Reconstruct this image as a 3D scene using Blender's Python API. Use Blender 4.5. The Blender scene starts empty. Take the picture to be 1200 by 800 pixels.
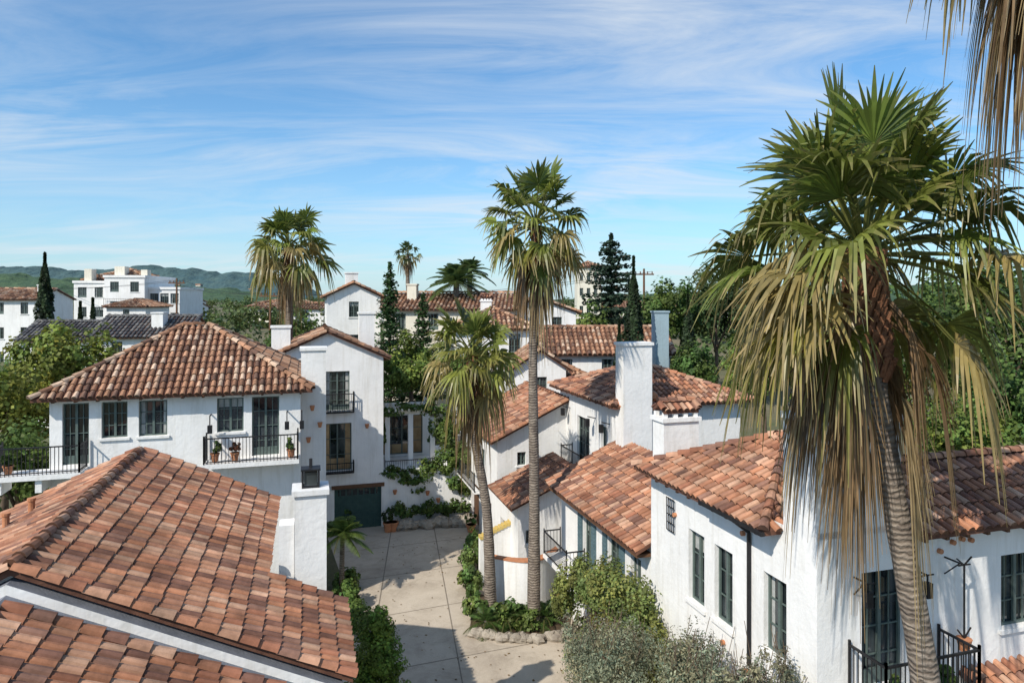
import bpy, math, random
import numpy as np
from mathutils import Vector
R0=np.random.RandomState
scene=bpy.context.scene
TH=math.radians(16.7)
H=12.5
# ---------------------------------------------------------------- materials
def newmat(name):
    m=bpy.data.materials.new(name); m.use_nodes=True
    nt=m.node_tree; b=nt.nodes['Principled BSDF']
    return m,nt,b
def noise(nt,scale,detail=6,rough=.6,vec=None,dist=0):
    n=nt.nodes.new('ShaderNodeTexNoise'); n.inputs['Scale'].default_value=scale
    n.inputs['Detail'].default_value=detail; n.inputs['Roughness'].default_value=rough
    n.inputs['Distortion'].default_value=dist
    if vec is not None: nt.links.new(vec,n.inputs['Vector'])
    return n
def geo(nt):
    return nt.nodes.new('ShaderNodeNewGeometry').outputs['Position']
def ramp(nt,fac,stops):
    r=nt.nodes.new('ShaderNodeValToRGB'); nt.links.new(fac,r.inputs['Fac'])
    e=r.color_ramp.elements
    while len(e)<len(stops): e.new(.5)
    for i,(p,c) in enumerate(stops):
        e[i].position=p; e[i].color=(c[0],c[1],c[2],1)
    return r
def mulc(nt,a,b,fac=1):
    x=nt.nodes.new('ShaderNodeMix'); x.data_type='RGBA'; x.blend_type='MULTIPLY'
    x.inputs[0].default_value=fac
    nt.links.new(a,x.inputs[6]); nt.links.new(b,x.inputs[7]); return x.outputs[2]
def bump(nt,b,h,strength=.4,dist=.02):
    x=nt.nodes.new('ShaderNodeBump'); x.inputs['Strength'].default_value=strength; x.inputs['Distance'].default_value=dist
    nt.links.new(h,x.inputs['Height']); nt.links.new(x.outputs['Normal'],b.inputs['Normal'])
def stdmat(name,c1,c2,scale=2,rough=.85,bs=.4,bd=.02,bscale=None,spec=.3,metal=0):
    m,nt,b=newmat(name); g=geo(nt)
    n=noise(nt,scale,5,.65,g)
    r=ramp(nt,n.outputs['Fac'],[(.3,c1),(.7,c2)])
    nt.links.new(r.outputs['Color'],b.inputs['Base Color'])
    b.inputs['Roughness'].default_value=rough; b.inputs['Specular IOR Level'].default_value=spec
    b.inputs['Metallic'].default_value=metal
    n2=noise(nt,bscale or scale*8,3,.6,g); bump(nt,b,n2.outputs['Fac'],bs,bd)
    return m
def stucco(name,c):
    m,nt,b=newmat(name); g=geo(nt)
    n=noise(nt,.6,5,.7,g)
    c2=tuple(x*.88 for x in c)
    r=ramp(nt,n.outputs['Fac'],[(.32,c2),(.6,c)])
    mp=nt.nodes.new('ShaderNodeMapping'); mp.inputs['Scale'].default_value=(3,3,.25)
    nt.links.new(g,mp.inputs['Vector'])
    n3=noise(nt,1.3,5,.7,mp.outputs['Vector'])
    r3=ramp(nt,n3.outputs['Fac'],[(.28,(.78,.76,.71)),(.5,(1,1,1))])
    nt.links.new(mulc(nt,r.outputs['Color'],r3.outputs['Color'],.65),b.inputs['Base Color'])
    b.inputs['Roughness'].default_value=.9; b.inputs['Specular IOR Level'].default_value=.15
    n2=noise(nt,7,4,.6,g); bump(nt,b,n2.outputs['Fac'],.4,.035)
    return m
def attrmat(name,rough=.8,trans=0,nscale=3,nlo=.65,spec=.25,bmp=.3,det=3):
    m,nt,b=newmat(name); g=geo(nt)
    a=nt.nodes.new('ShaderNodeAttribute'); a.attribute_name='Col'
    n=noise(nt,nscale,det,.7,g)
    r=ramp(nt,n.outputs['Fac'],[(.3,(nlo,nlo,nlo)),(.65,(1.08,1.06,1.03))])
    c=mulc(nt,a.outputs['Color'],r.outputs['Color'])
    if bmp:
        n4=noise(nt,.45,5,.7,g); r4=ramp(nt,n4.outputs['Fac'],[(.36,(.55,.53,.52)),(.54,(1,1,1))])
        c=mulc(nt,c,r4.outputs['Color'],.8)
    nt.links.new(c,b.inputs['Base Color'])
    b.inputs['Roughness'].default_value=rough; b.inputs['Specular IOR Level'].default_value=spec
    if bmp:
        n2=noise(nt,25,2,.6,g); bump(nt,b,n2.outputs['Fac'],bmp,.01)
    if trans:
        t=nt.nodes.new('ShaderNodeBsdfTranslucent'); nt.links.new(c,t.inputs['Color'])
        x=nt.nodes.new('ShaderNodeMixShader'); x.inputs[0].default_value=trans
        nt.links.new(b.outputs[0],x.inputs[1]); nt.links.new(t.outputs[0],x.inputs[2])
        nt.links.new(x.outputs[0],nt.nodes['Material Output'].inputs['Surface'])
    return m
M={}
M['white']=stucco('white_stucco',(.82,.81,.79))
M['cream']=stucco('cream_stucco',(.74,.69,.58))
M['blue']=stucco('blue_stucco',(.32,.42,.47))
M['tile']=attrmat('clay_tile',.85,0,2.2,.55,.25,.3,5)
M['tilebase']=stdmat('clay_bed',(.08,.035,.024),(.17,.08,.05),3)
M['grey']=stdmat('grey_flashing',(.13,.14,.16),(.22,.23,.26),3)
M['frame']=stdmat('painted_frame',(.075,.105,.095),(.12,.155,.14),4,.5,.1)
M['shutter']=stdmat('teal_shutter',(.07,.12,.14),(.12,.18,.20),4,.6,.1)
M['garage']=stdmat('garage_green',(.03,.07,.065),(.05,.10,.09),4,.5,.1)
M['iron']=stdmat('wrought_iron',(.015,.015,.017),(.03,.03,.032),8,.5,.2,metal=.3)
M['wood']=stdmat('dark_wood',(.09,.045,.025),(.17,.085,.045),4,.7)
M['fibre']=stdmat('palm_fibre',(.13,.055,.03),(.36,.17,.09),9,.9,.8,.03)
M['terra']=stdmat('terracotta',(.42,.17,.08),(.55,.25,.13),5,.8)
M['rock']=stdmat('rock',(.18,.15,.12),(.42,.37,.30),2.5,.9,.8,.05,6)
M['trunk']=stdmat('bark',(.07,.05,.035),(.18,.13,.09),5,.95,.8,.04,14)
M['leaf']=attrmat('foliage',.6,.35,6,.7,.3,0,1)
M['palmleaf']=attrmat('palm_leaf',.40,.42,5,.8,.5,0,1)
M['yellow']=stdmat('yellow_glazed_tile',(.55,.38,.08),(.65,.5,.2),9,.4)
M['warm']=stdmat('curtain_lit_tone',(.22,.13,.06),(.5,.36,.2),1.2,.8)  # warm glow of a lit interior is put into this curtain colour
M['curtain']=stdmat('pale_curtain',(.25,.26,.25),(.5,.5,.47),3,.8)
m,nt,b=newmat('window_glass'); g=geo(nt); n=noise(nt,.9,3,.5,g)
r=ramp(nt,n.outputs['Fac'],[(.4,(.010,.014,.017)),(.65,(.06,.072,.076))]); nt.links.new(r.outputs['Color'],b.inputs['Base Color'])
b.inputs['Roughness'].default_value=.04; b.inputs['Specular IOR Level'].default_value=.9
n2=noise(nt,1.1,1,.5,g); bump(nt,b,n2.outputs['Fac'],.2,.06)
M['glass']=m
m,nt,b=newmat('palm_trunk'); g=geo(nt)
w=nt.nodes.new('ShaderNodeTexWave'); w.bands_direction='Z'; w.inputs['Scale'].default_value=3.2; w.inputs['Distortion'].default_value=5
w.inputs['Detail'].default_value=4; w.inputs['Detail Scale'].default_value=2; nt.links.new(g,w.inputs['Vector'])
n=noise(nt,4,5,.7,g)
r=ramp(nt,n.outputs['Fac'],[(.3,(.11,.085,.07)),(.7,(.33,.275,.22))]); r2=ramp(nt,w.outputs['Fac'],[(0,(.6,.57,.54)),(.6,(1,1,1))])
nt.links.new(mulc(nt,r.outputs['Color'],r2.outputs['Color']),b.inputs['Base Color']); b.inputs['Roughness'].default_value=.95
bump(nt,b,w.outputs['Fac'],.7,.03); M['ptrunk']=m
# ---------------------------------------------------------------- mesh helpers
def link(o,parent=None):
    scene.collection.objects.link(o)
    if parent is not None: o.parent=parent
    return o
def empty(name):
    e=bpy.data.objects.new(name,None); e.empty_display_size=.2; return link(e)
class Acc:
    def __init__(s): s.v=[]; s.f=[]
    def poly(s,pts):
        i=len(s.v); s.v+=[tuple(map(float,p)) for p in pts]; s.f.append(tuple(range(i,i+len(pts))))
    def box8(s,P):
        i=len(s.v); s.v+=[tuple(map(float,p)) for p in P]
        for f in ((3,2,1,0),(4,5,6,7),(0,1,5,4),(1,2,6,5),(2,3,7,6),(3,0,4,7)): s.f.append(tuple(i+k for k in f))
    def bar(s,p,q,r=.012):
        p=Vector(p); q=Vector(q); d=(q-p)
        if d.length<1e-5: return
        d.normalize(); up=Vector((0,0,1)) if abs(d.z)<.9 else Vector((1,0,0))
        a=d.cross(up).normalized()*r; c=d.cross(a).normalized()*r
        s.box8([p-a-c,p+a-c,p+a+c,p-a+c,q-a-c,q+a-c,q+a+c,q-a+c])
    def tube(s,pts,rad,n=10,close=True):
        pts=[Vector(p) for p in pts]; base=len(s.v)
        for k,p in enumerate(pts):
            d=(pts[min(k+1,len(pts)-1)]-pts[max(k-1,0)]).normalized()
            up=Vector((0,1,0)) if abs(d.y)<.9 else Vector((1,0,0))
            a=d.cross(up).normalized(); c=d.cross(a).normalized()
            for j in range(n):
                t=2*math.pi*j/n; s.v.append(tuple(p+(a*math.cos(t)+c*math.sin(t))*rad[k]))
        for k in range(len(pts)-1):
            for j in range(n):
                s.f.append((base+k*n+j,base+k*n+(j+1)%n,base+(k+1)*n+(j+1)%n,base+(k+1)*n+j))
        if close:
            s.f.append(tuple(base+j for j in range(n))[::-1]); s.f.append(tuple(base+(len(pts)-1)*n+j for j in range(n)))
    def build(s,name,mat,parent=None,smooth=False):
        if not s.v: return None
        me=bpy.data.meshes.new(name); me.from_pydata(s.v,[],s.f); me.update()
        me.materials.append(mat)
        if smooth:
            for p in me.polygons: p.use_smooth=True
        return link(bpy.data.objects.new(name,me),parent)
def mkquads(name,V,C,mat,parent=None,smooth=False):
    V=np.asarray(V,dtype=np.float32).reshape(-1,4,3); n=len(V)
    C=np.asarray(C,dtype=np.float32).reshape(-1,3)
    me=bpy.data.meshes.new(name)
    me.vertices.add(n*4); me.vertices.foreach_set('co',V.reshape(-1))
    me.loops.add(n*4); me.loops.foreach_set('vertex_index',np.arange(n*4,dtype=np.int32))
    me.polygons.add(n); me.polygons.foreach_set('loop_start',np.arange(0,n*4,4,dtype=np.int32))
    me.polygons.foreach_set('loop_total',np.full(n,4,dtype=np.int32))
    me.update(calc_edges=True)
    a=me.color_attributes.new('Col','FLOAT_COLOR','CORNER')
    cc=np.ones((n*4,4),dtype=np.float32); cc[:,:3]=np.repeat(C,4,axis=0)
    a.data.foreach_set('color',cc.reshape(-1)); me.materials.append(mat); me.validate()
    return link(bpy.data.objects.new(name,me),parent)
class Frame:
    def __init__(s,x=0,y=0,ang=TH):
        s.x=x;s.y=y;s.c=math.cos(ang);s.s=math.sin(ang)
    def __call__(s,a,b,z): return (s.x+a*s.c-b*s.s, s.y+a*s.s+b*s.c, z)
F0=Frame()
def lbox(acc,F,a0,a1,b0,b1,z0,z1):
    acc.box8([F(a0,b0,z0),F(a1,b0,z0),F(a1,b1,z0),F(a0,b1,z0),F(a0,b0,z1),F(a1,b0,z1),F(a1,b1,z1),F(a0,b1,z1)])
# ---------------------------------------------------------------- clay tiles
PAL=np.array([(.48,.225,.135),(.54,.28,.175),(.38,.165,.10),(.60,.37,.255),(.25,.125,.09),(.51,.235,.135),(.42,.21,.135),(.57,.32,.21),(.31,.17,.125)])
PALB=np.array([(.44,.235,.14),(.53,.34,.23),(.32,.17,.105),(.62,.45,.33),(.19,.11,.08),(.48,.26,.16)])
PALG=np.array([(.13,.13,.14),(.2,.2,.2),(.1,.1,.11),(.25,.24,.23)])
def inpoly(px,py,poly):
    ins=np.zeros(len(px),bool); n=len(poly)
    for i in range(n):
        x1,y1=poly[i]; x2,y2=poly[(i+1)%n]
        if abs(y1-y2)<1e-9: continue
        c=((y1>py)!=(y2>py)) & (px<(x2-x1)*(py-y1)/(y2-y1)+x1)
        ins^=c
    return ins
def barrels(o,u,v,n,U,V,sp,co,rng,pal,Q,C):
    k=len(U)
    if k==0: return
    r=sp*.345
    U=U+rng.uniform(-.03,.03,k)*sp; V=V+rng.uniform(-.035,.035,k)*co
    th=np.linspace(0,math.pi,6)
    lift=rng.uniform(0,.008,k); skew=rng.uniform(-.03,.03,k)*sp
    def ring(vv,rr,hh,sk):
        x=-np.cos(th)[None,:]*rr+sk[:,None]; h=np.sin(th)[None,:]*rr*1.08+hh[:,None]
        return o+ (U[:,None]+x)[...,None]*u + np.broadcast_to(vv[:,None],(k,6))[...,None]*v + h[...,None]*n
    lo=ring(V-co*.55,r*1.10,.018+lift,skew); hi=ring(V+co*.52,r*.88,.0+lift*0,skew*0)
    q=np.stack([lo[:,:-1],lo[:,1:],hi[:,1:],hi[:,:-1]],axis=2).reshape(-1,4,3)
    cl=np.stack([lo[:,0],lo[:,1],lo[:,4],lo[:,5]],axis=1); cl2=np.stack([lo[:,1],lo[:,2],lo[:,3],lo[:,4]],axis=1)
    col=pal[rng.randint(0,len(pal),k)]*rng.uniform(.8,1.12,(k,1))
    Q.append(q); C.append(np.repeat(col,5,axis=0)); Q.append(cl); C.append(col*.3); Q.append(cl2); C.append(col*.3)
def roof(name,parent,planes,ridges=(),F=F0,sp=.235,co=.37,pal=PAL,seed=1,base=True):
    rng=R0(seed); Q=[];C=[]; acc=Acc()
    for pl in planes:
        P=[np.array(F(*p)) for p in pl]
        u=(P[1]-P[0]); L=np.linalg.norm(u); u/=L
        n=np.zeros(3)
        for i in range(1,len(P)-1): n=n+np.cross(P[i]-P[0],P[i+1]-P[0])
        n/=np.linalg.norm(n)
        if n[2]<0: n=-n
        v=np.cross(n,u)
        if v[2]<0: v=-v
        p2=[((p-P[0])@u,(p-P[0])@v) for p in P]
        us=[a for a,_ in p2]; vs=[b for _,b in p2]
        gu=np.arange(min(us)+sp*.5,max(us),sp); gv=np.arange(min(vs)+co*.4,max(vs),co)
        U,V=np.meshgrid(gu,gv); U=U.ravel();V=V.ravel()
        ok=inpoly(U,V,p2); U=U[ok];V=V[ok]
        barrels(P[0],u,v,n,U,V,sp,co,rng,pal,Q,C)
        dn=np.array([0,0,-.10])
        acc.poly(P); acc.poly([p+dn for p in P])
        for i in range(len(P)):
            a=P[i]; c=P[(i+1)%len(P)]; acc.poly([a,c,c+dn,a+dn])
    for (p,q) in ridges:
        p=np.array(F(*p)); q=np.array(F(*q)); d=q-p; L=np.linalg.norm(d); d/=L
        if d[2]<0: p,q=q,p; d=-d
        s=np.cross(d,[0,0,1]); s/=np.linalg.norm(s); n=np.cross(s,d)
        if n[2]<0:n=-n
        V=np.arange(co*.5,L,co); barrels(p+n*.03,s,d,n,np.zeros(len(V)),V,sp*1.35,co,rng,pal,Q,C)
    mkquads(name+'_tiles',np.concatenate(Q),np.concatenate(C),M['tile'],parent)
    acc.build(name+'_deck',M['tilebase'],parent)
def hip(a0,a1,b0,b1,ze,zr):
    w=a1-a0; d=b1-b0
    A,B,Cc,D=(a0,b0,ze),(a1,b0,ze),(a1,b1,ze),(a0,b1,ze)
    if w>=d:
        h=d/2; r0=(a0+h,b0+h,zr); r1=(a1-h,b0+h,zr)
        pl=[[A,B,r1,r0],[B,Cc,r1],[Cc,D,r0,r1],[D,A,r0]]
        rg=[(A,r0),(D,r0),(B,r1),(Cc,r1),(r0,r1)]
    else:
        h=w/2; r0=(a0+h,b0+h,zr); r1=(a0+h,b1-h,zr)
        pl=[[A,B,r0],[B,Cc,r1,r0],[Cc,D,r1],[D,A,r0,r1]]
        rg=[(A,r0),(B,r0),(Cc,r1),(D,r1),(r0,r1)]
    if abs(w-d)<.05:
        pl=[[p for i,p in enumerate(x) if p not in x[:i]] for x in pl]; rg=rg[:4]
    return pl,rg
def gable(a0,a1,b0,b1,ze,zr,axis):
    if axis=='b':
        m=(a0+a1)/2
        pl=[[(a0,b1,ze),(a0,b0,ze),(m,b0,zr),(m,b1,zr)],[(a1,b0,ze),(a1,b1,ze),(m,b1,zr),(m,b0,zr)]]
        rg=[((m,b0,zr),(m,b1,zr)),((a0,b0,ze),(m,b0,zr)),((a1,b0,ze),(m,b0,zr))]
    else:
        m=(b0+b1)/2
        pl=[[(a0,b0,ze),(a1,b0,ze),(a1,m,zr),(a0,m,zr)],[(a1,b1,ze),(a0,b1,ze),(a0,m,zr),(a1,m,zr)]]
        rg=[((a0,m,zr),(a1,m,zr)),((a0,b0,ze),(a0,m,zr)),((a1,b0,ze),(a1,m,zr))]
    return pl,rg
# ---------------------------------------------------------------- walls
class House:
    cnt=0
    def __init__(s,name,wall='white'):
        s.e=empty(name); s.acc={}; s.wall=wall
    def A(s,k):
        if k not in s.acc: s.acc[k]=Acc()
        return s.acc[k]
    def wallseg(s,F,p0,p1,z0,z1,ops=(),tri=None,rev=.2,mat=None):
        W=s.A(mat or s.wall)
        d=np.array([p1[0]-p0[0],p1[1]-p0[1]],float); L=np.linalg.norm(d); d/=L; N=np.array([d[1],-d[0]])
        def P(t,n,z):
            q=np.array(p0)+d*t+N*n; return F(q[0],q[1],z)
        ss=sorted(set([0,L]+[x for o in ops for x in (o[0],o[1])])); zs=sorted(set([z0,z1]+[x for o in ops for x in (o[2],o[3])]))
        for i in range(len(ss)-1):
            for j in range(len(zs)-1):
                cs=(ss[i]+ss[i+1])/2; cz=(zs[j]+zs[j+1])/2
                if any(o[0]<cs<o[1] and o[2]<cz<o[3] for o in ops): continue
                W.poly([P(ss[i],0,zs[j]),P(ss[i+1],0,zs[j]),P(ss[i+1],0,zs[j+1]),P(ss[i],0,zs[j+1])])
        if tri is not None: W.poly([P(0,0,z1),P(L,0,z1),P(tri[0],0,tri[1])])
        def bx(A,s0,s1,n0,n1,a,b):
            A.box8([P(s0,n1,a),P(s1,n1,a),P(s1,n0,a),P(s0,n0,a),P(s0,n1,b),P(s1,n1,b),P(s1,n0,b),P(s0,n0,b)])
        for o in ops:
            s0,s1,a,b,kind=o[:5]
            for q in ([(s0,a),(s0,b)],[(s1,b),(s1,a)],[(s0,b),(s1,b)],[(s1,a),(s0,a)]):
                W.poly([P(q[0][0],0,q[0][1]),P(q[1][0],0,q[1][1]),P(q[1][0],-rev,q[1][1]),P(q[0][0],-rev,q[0][1])])
            fr='frame'
            if kind=='garage':
                bx(s.A('garage'),s0,s1,-rev-.05,-rev+.02,a,b)
                nn=5
                for i in range(nn+1):
                    z=a+(b-a)*i/nn; bx(s.A('garage'),s0,s1,-rev+.02,-rev+.04,max(a,z-.02),min(b,z+.02))
                for i in range(9):
                    t=s0+(s1-s0)*i/8; bx(s.A('garage'),max(s0,t-.04),min(s1,t+.04),-rev+.021,-rev+.05,a,b)
                bx(s.A('glass'),s0+.2,s1-.2,-rev+.022,-rev+.03,b-.42,b-.1)
                continue
            if kind=='plank':
                bx(s.A('wood'),s0,s1,-rev-.05,-rev+.03,a,b)
                t=s0
                while t<s1: bx(s.A('iron'),t,t+.015,-rev+.03,-rev+.036,a,b); t+=.17
                continue
            bx(s.A('glass'),s0,s1,-rev-.02,-rev+.01,a,b)
            House.cnt+=1
            if kind=='warm': 
                bx(s.A('warm'),s0,s0+(s1-s0)*.22,-rev+.012,-rev+.03,a,b); bx(s.A('warm'),s1-(s1-s0)*.22,s1,-rev+.012,-rev+.03,a,b); bx(s.A('warm'),s0,s1,-rev+.012,-rev+.028,a,a+(b-a)*.25)
            elif House.cnt%3==0:
                bx(s.A('curtain'),s0,s0+(s1-s0)*.2,-rev+.012,-rev+.02,a,b); bx(s.A('curtain'),s1-(s1-s0)*.16,s1,-rev+.012,-rev+.02,a,b)
            elif House.cnt%3==1 and kind=='win':
                bx(s.A('curtain'),s0,s1,-rev+.012,-rev+.02,b-(b-a)*.28,b)
            t=.055; n0=-rev+.03; n1=-rev+.08; X=s.A(fr)
            bx(X,s0,s0+t,n0,n1,a,b); bx(X,s1-t,s1,n0,n1,a,b); bx(X,s0+t,s1-t,n0,n1,a,a+t+(.25 if 'door' in kind else 0)); bx(X,s0+t,s1-t,n0,n1,b-t,b)
            m=(s0+s1)/2; bx(X,m-.04,m+.04,n0,n1+.01,a+t,b-t)
            rows=4 if 'door' in kind else 3
            for i in range(1,rows):
                z=a+(b-a)*i/rows; bx(X,s0+t,s1-t,n0,n1-.02,z-.014,z+.014)
            for mm in ((s0+m)/2,(s1+m)/2):
                if s1-s0>.8: bx(X,mm-.014,mm+.014,n0,n1-.022,a+t,b-t)
            if 'door' not in kind: bx(s.A(s.wall),s0-.08,s1+.08,.003,.07,a-.09,a-.003)
    def box(s,F,a0,a1,b0,b1,z0,z1,ops={},gab=None,zr=None):
        def cv(k,lst):
            out=[]
            for o in lst:
                if k=='F': out.append((o[0]-a0,o[1]-a0)+tuple(o[2:]))
                if k=='L': out.append((b1-o[1],b1-o[0])+tuple(o[2:]))
                if k=='R': out.append((o[0]-b0,o[1]-b0)+tuple(o[2:]))
                if k=='B': out.append((a1-o[1],a1-o[0])+tuple(o[2:]))
            return out
        g=lambda k: cv(k,ops.get(k,[]))
        tb=((a1-a0)/2,zr) if gab=='b' else None; ta=((b1-b0)/2,zr) if gab=='a' else None
        s.wallseg(F,(a0,b0),(a1,b0),z0,z1,g('F'),tb)
        s.wallseg(F,(a1,b0),(a1,b1),z0,z1,g('R'),ta)
        s.wallseg(F,(a1,b1),(a0,b1),z0,z1,g('B'),tb)
        s.wallseg(F,(a0,b1),(a0,b0),z0,z1,g('L'),ta)
    def roofed(s,F,a0,a1,b0,b1,z0,ze,zr,kind,ops={},oh=.4,**kw):
        if kind=='hip':
            hs=min(a1-a0,b1-b0)/2+oh; pl,rg=hip(a0-oh,a1+oh,b0-oh,b1+oh,ze,zr); gab=None
        elif kind=='gb': hs=(a1-a0)/2+oh; pl,rg=gable(a0-oh,a1+oh,b0-.25,b1+.25,ze,zr,'b'); gab='b'
        else: hs=(b1-b0)/2+oh; pl,rg=gable(a0-.25,a1+.25,b0-oh,b1+oh,ze,zr,'a'); gab='a'
        sl=(zr-ze)/hs
        s.box(F,a0,a1,b0,b1,z0,ze+sl*oh-.11,ops,gab,zr-.11)
        roof('roof',s.e,pl,rg,F,**kw)
        W=s.A('wood')
        if kw.get('sp',.235)<.27:
            if kind!='ga':
                for b in np.arange(b0+.2,b1,.7):
                    lbox(W,F,a0-oh+.08,a0,b-.04,b+.04,ze-.16,ze-.104); lbox(W,F,a1,a1+oh-.08,b-.04,b+.04,ze-.16,ze-.104)
            if kind!='gb':
                for a in np.arange(a0+.2,a1,.7): lbox(W,F,a-.04,a+.04,b0-oh+.08,b0,ze-.16,ze-.104)
    def chimney(s,F,a0,a1,b0,b1,z0,z1,pots=True):
        W=s.A(s.wall)
        lbox(W,F,a0,a1,b0,b1,z0,z1-.12); lbox(W,F,a0-.06,a1+.06,b0-.06,b1+.06,z1-.12,z1)
        if pots:
            roof('cap',s.e,*gable(a0,a1,b0,b1,z1+.22,z1+.42,'a'),F,sp=.2,co=.3,seed=int(abs(a0)*10))
            for a in np.linspace(a0+.08,a1-.08,4):
                for b in (b0+.08,b1-.08): lbox(W,F,a-.06,a+.06,b-.06,b+.06,z1,z1+.14)
    def rail(s,F,pts,z,h=.95,sp=.12):
        I=s.A('iron')
        for (p,q) in zip(pts[:-1],pts[1:]):
            L=math.hypot(q[0]-p[0],q[1]-p[1]); n=max(1,int(L/sp))
            I.bar(F(p[0],p[1],z+h),F(q[0],q[1],z+h),.022); I.bar(F(p[0],p[1],z+.08),F(q[0],q[1],z+.08),.015)
            for i in range(n+1):
                t=i/n; x=p[0]+(q[0]-p[0])*t; y=p[1]+(q[1]-p[1])*t
                I.bar(F(x,y,z),F(x,y,z+h+(.1 if i in (0,n) else 0)),.022 if i in(0,n) else .009)
    def done(s):
        nm={'white':'walls','cream':'walls','blue':'walls','glass':'window_glass','frame':'window_frames','iron':'ironwork','wood':'woodwork','warm':'curtains','curtain':'curtains','shutter':'shutters','garage':'garage_door','terra':'clay_pots','grey':'flashing','yellow':'glazed_tiles'}
        for k,a in s.acc.items(): a.build(nm.get(k,k),M[k],s.e)
# ---------------------------------------------------------------- vegetation
def unit(rng,n):
    v=rng.normal(size=(n,3)); return v/np.linalg.norm(v,axis=1,keepdims=True)
def leafquads(cen,nrm,s,rng,col,asp=.42):
    n=len(cen); t=unit(rng,n); nn=nrm+unit(rng,n)*.8; nn/=np.linalg.norm(nn,axis=1,keepdims=True)
    t=t-(t*nn).sum(1,keepdims=True)*nn; t/=np.linalg.norm(t,axis=1,keepdims=True)+1e-6; w=np.cross(nn,t)
    ss=(s*rng.uniform(.6,1.3,n))[:,None]
    return np.stack([cen-t*ss*.5,cen+w*ss*asp,cen+t*ss*.5,cen-w*ss*asp],axis=1),col
def crown(blobs,n,s,col,seed,sub=.36,asp=.42,nsub=22):
    rng=R0(seed); Q=[];C=[]; col=np.array(col)
    vols=np.array([b[3]*b[4]*b[5] for b in blobs])**.67; vols/=vols.sum()
    for b,vf in zip(blobs,vols):
        c=np.array(b[:3]); r=np.array(b[3:6]); K=nsub
        cc=unit(rng,K)*rng.uniform(.45,1.0,(K,1)); cc[:,2]=np.where(cc[:,2]<-.5,cc[:,2]*.5,cc[:,2])
        m=max(6,int(n*vf/K))
        for k in range(K):
            sr=sub*rng.uniform(.6,1.25); d=unit(rng,m); rad=rng.uniform(.35,1.,(m,1))**.5
            p=(cc[k]+d*rad*sr)*r+c
            bright=rng.uniform(.55,1.35); hue=rng.uniform(-.15,.25)
            cl=col*bright*np.array([1+hue,1,1-hue*.4])*rng.uniform(.7,1.35,(m,1))
            q,cl=leafquads(p,d*.8+cc[k]*.7+np.array([0,0,.35]),s,rng,cl,asp); Q.append(q);C.append(cl)
    return np.concatenate(Q),np.concatenate(C)
G_DARK=(.055,.095,.03); G_MID=(.095,.16,.04); G_YEL=(.21,.25,.05); G_OLV=(.24,.27,.18); G_BR=(.17,.25,.055)
def tree(name,x,y,z0,top,r,col,leaf=.3,n=3500,seed=0,tr=.16,squash=1.0,nb=4):
    e=empty(name); rng=R0(seed+100); rz=min((top-z0)*.42,r*1.15)*squash; cz=top-rz
    bl=[(x,y,cz,r*.75,r*.75,rz*.85)]
    for i in range(nb):
        t=2*math.pi*i/nb+rng.uniform(0,1); bl.append((x+math.cos(t)*r*.5,y+math.sin(t)*r*.5,cz+rng.uniform(-.45,.3)*rz,r*.55,r*.55,rz*.55))
    q,c=crown(bl,n,leaf,col,seed); mkquads('crown',q,c,M['leaf'],e)
    A=Acc(); A.tube([(x,y,z0-.3),(x+.1,y,z0+(cz-z0)*.5),(x,y+.1,cz)],[tr*1.3,tr,tr*.6],8)
    for b in bl[1:]: A.tube([(x,y,cz-rz*.8),((x+b[0])/2,(y+b[1])/2,cz-rz*.3),(b[0],b[1],b[2])],[tr*.55,tr*.4,tr*.15],6)
    A.build('trunk',M['trunk'],e,True); return e
def shrub(name,blobs,n,s,col,seed=0,asp=.42,nsub=22):
    q,c=crown(blobs,n,s,col,seed,asp=asp,nsub=nsub); return mkquads(name,q,c,M['leaf'])
def cypress(name,x,y,z0,top,r,col=(.035,.06,.024),n=3500,s=.22,seed=0):
    e=empty(name); rng=R0(seed); t=rng.uniform(0,1,n)**.9; prof=np.sin(np.clip(t*1.02+.06,0,1)*math.pi)**.55*(1-t*.55)
    ph=rng.uniform(0,2*math.pi,n); lump=1+.16*np.sin(ph*3+t*18)+.1*np.sin(ph*5-t*31)
    rr=r*prof*lump*rng.uniform(.7,1.05,n)
    p=np.stack([x+rr*np.cos(ph),y+rr*np.sin(ph),z0+.4+(top-z0-.4)*t],1); nr=np.stack([np.cos(ph),np.sin(ph),np.full(n,.5)],1)
    cl=np.array(col)*(rng.uniform(.6,1.5,(n,1))*(.8+.4*np.sin(ph*3+t*18)[:,None]))
    q,cl=leafquads(p,nr,s,rng,cl,.4); mkquads('crown',q,cl,M['leaf'],e)
    A=Acc(); A.tube([(x,y,z0-.3),(x,y,top-.5)],[r*.25,.03],6); A.build('trunk',M['trunk'],e)
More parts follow.
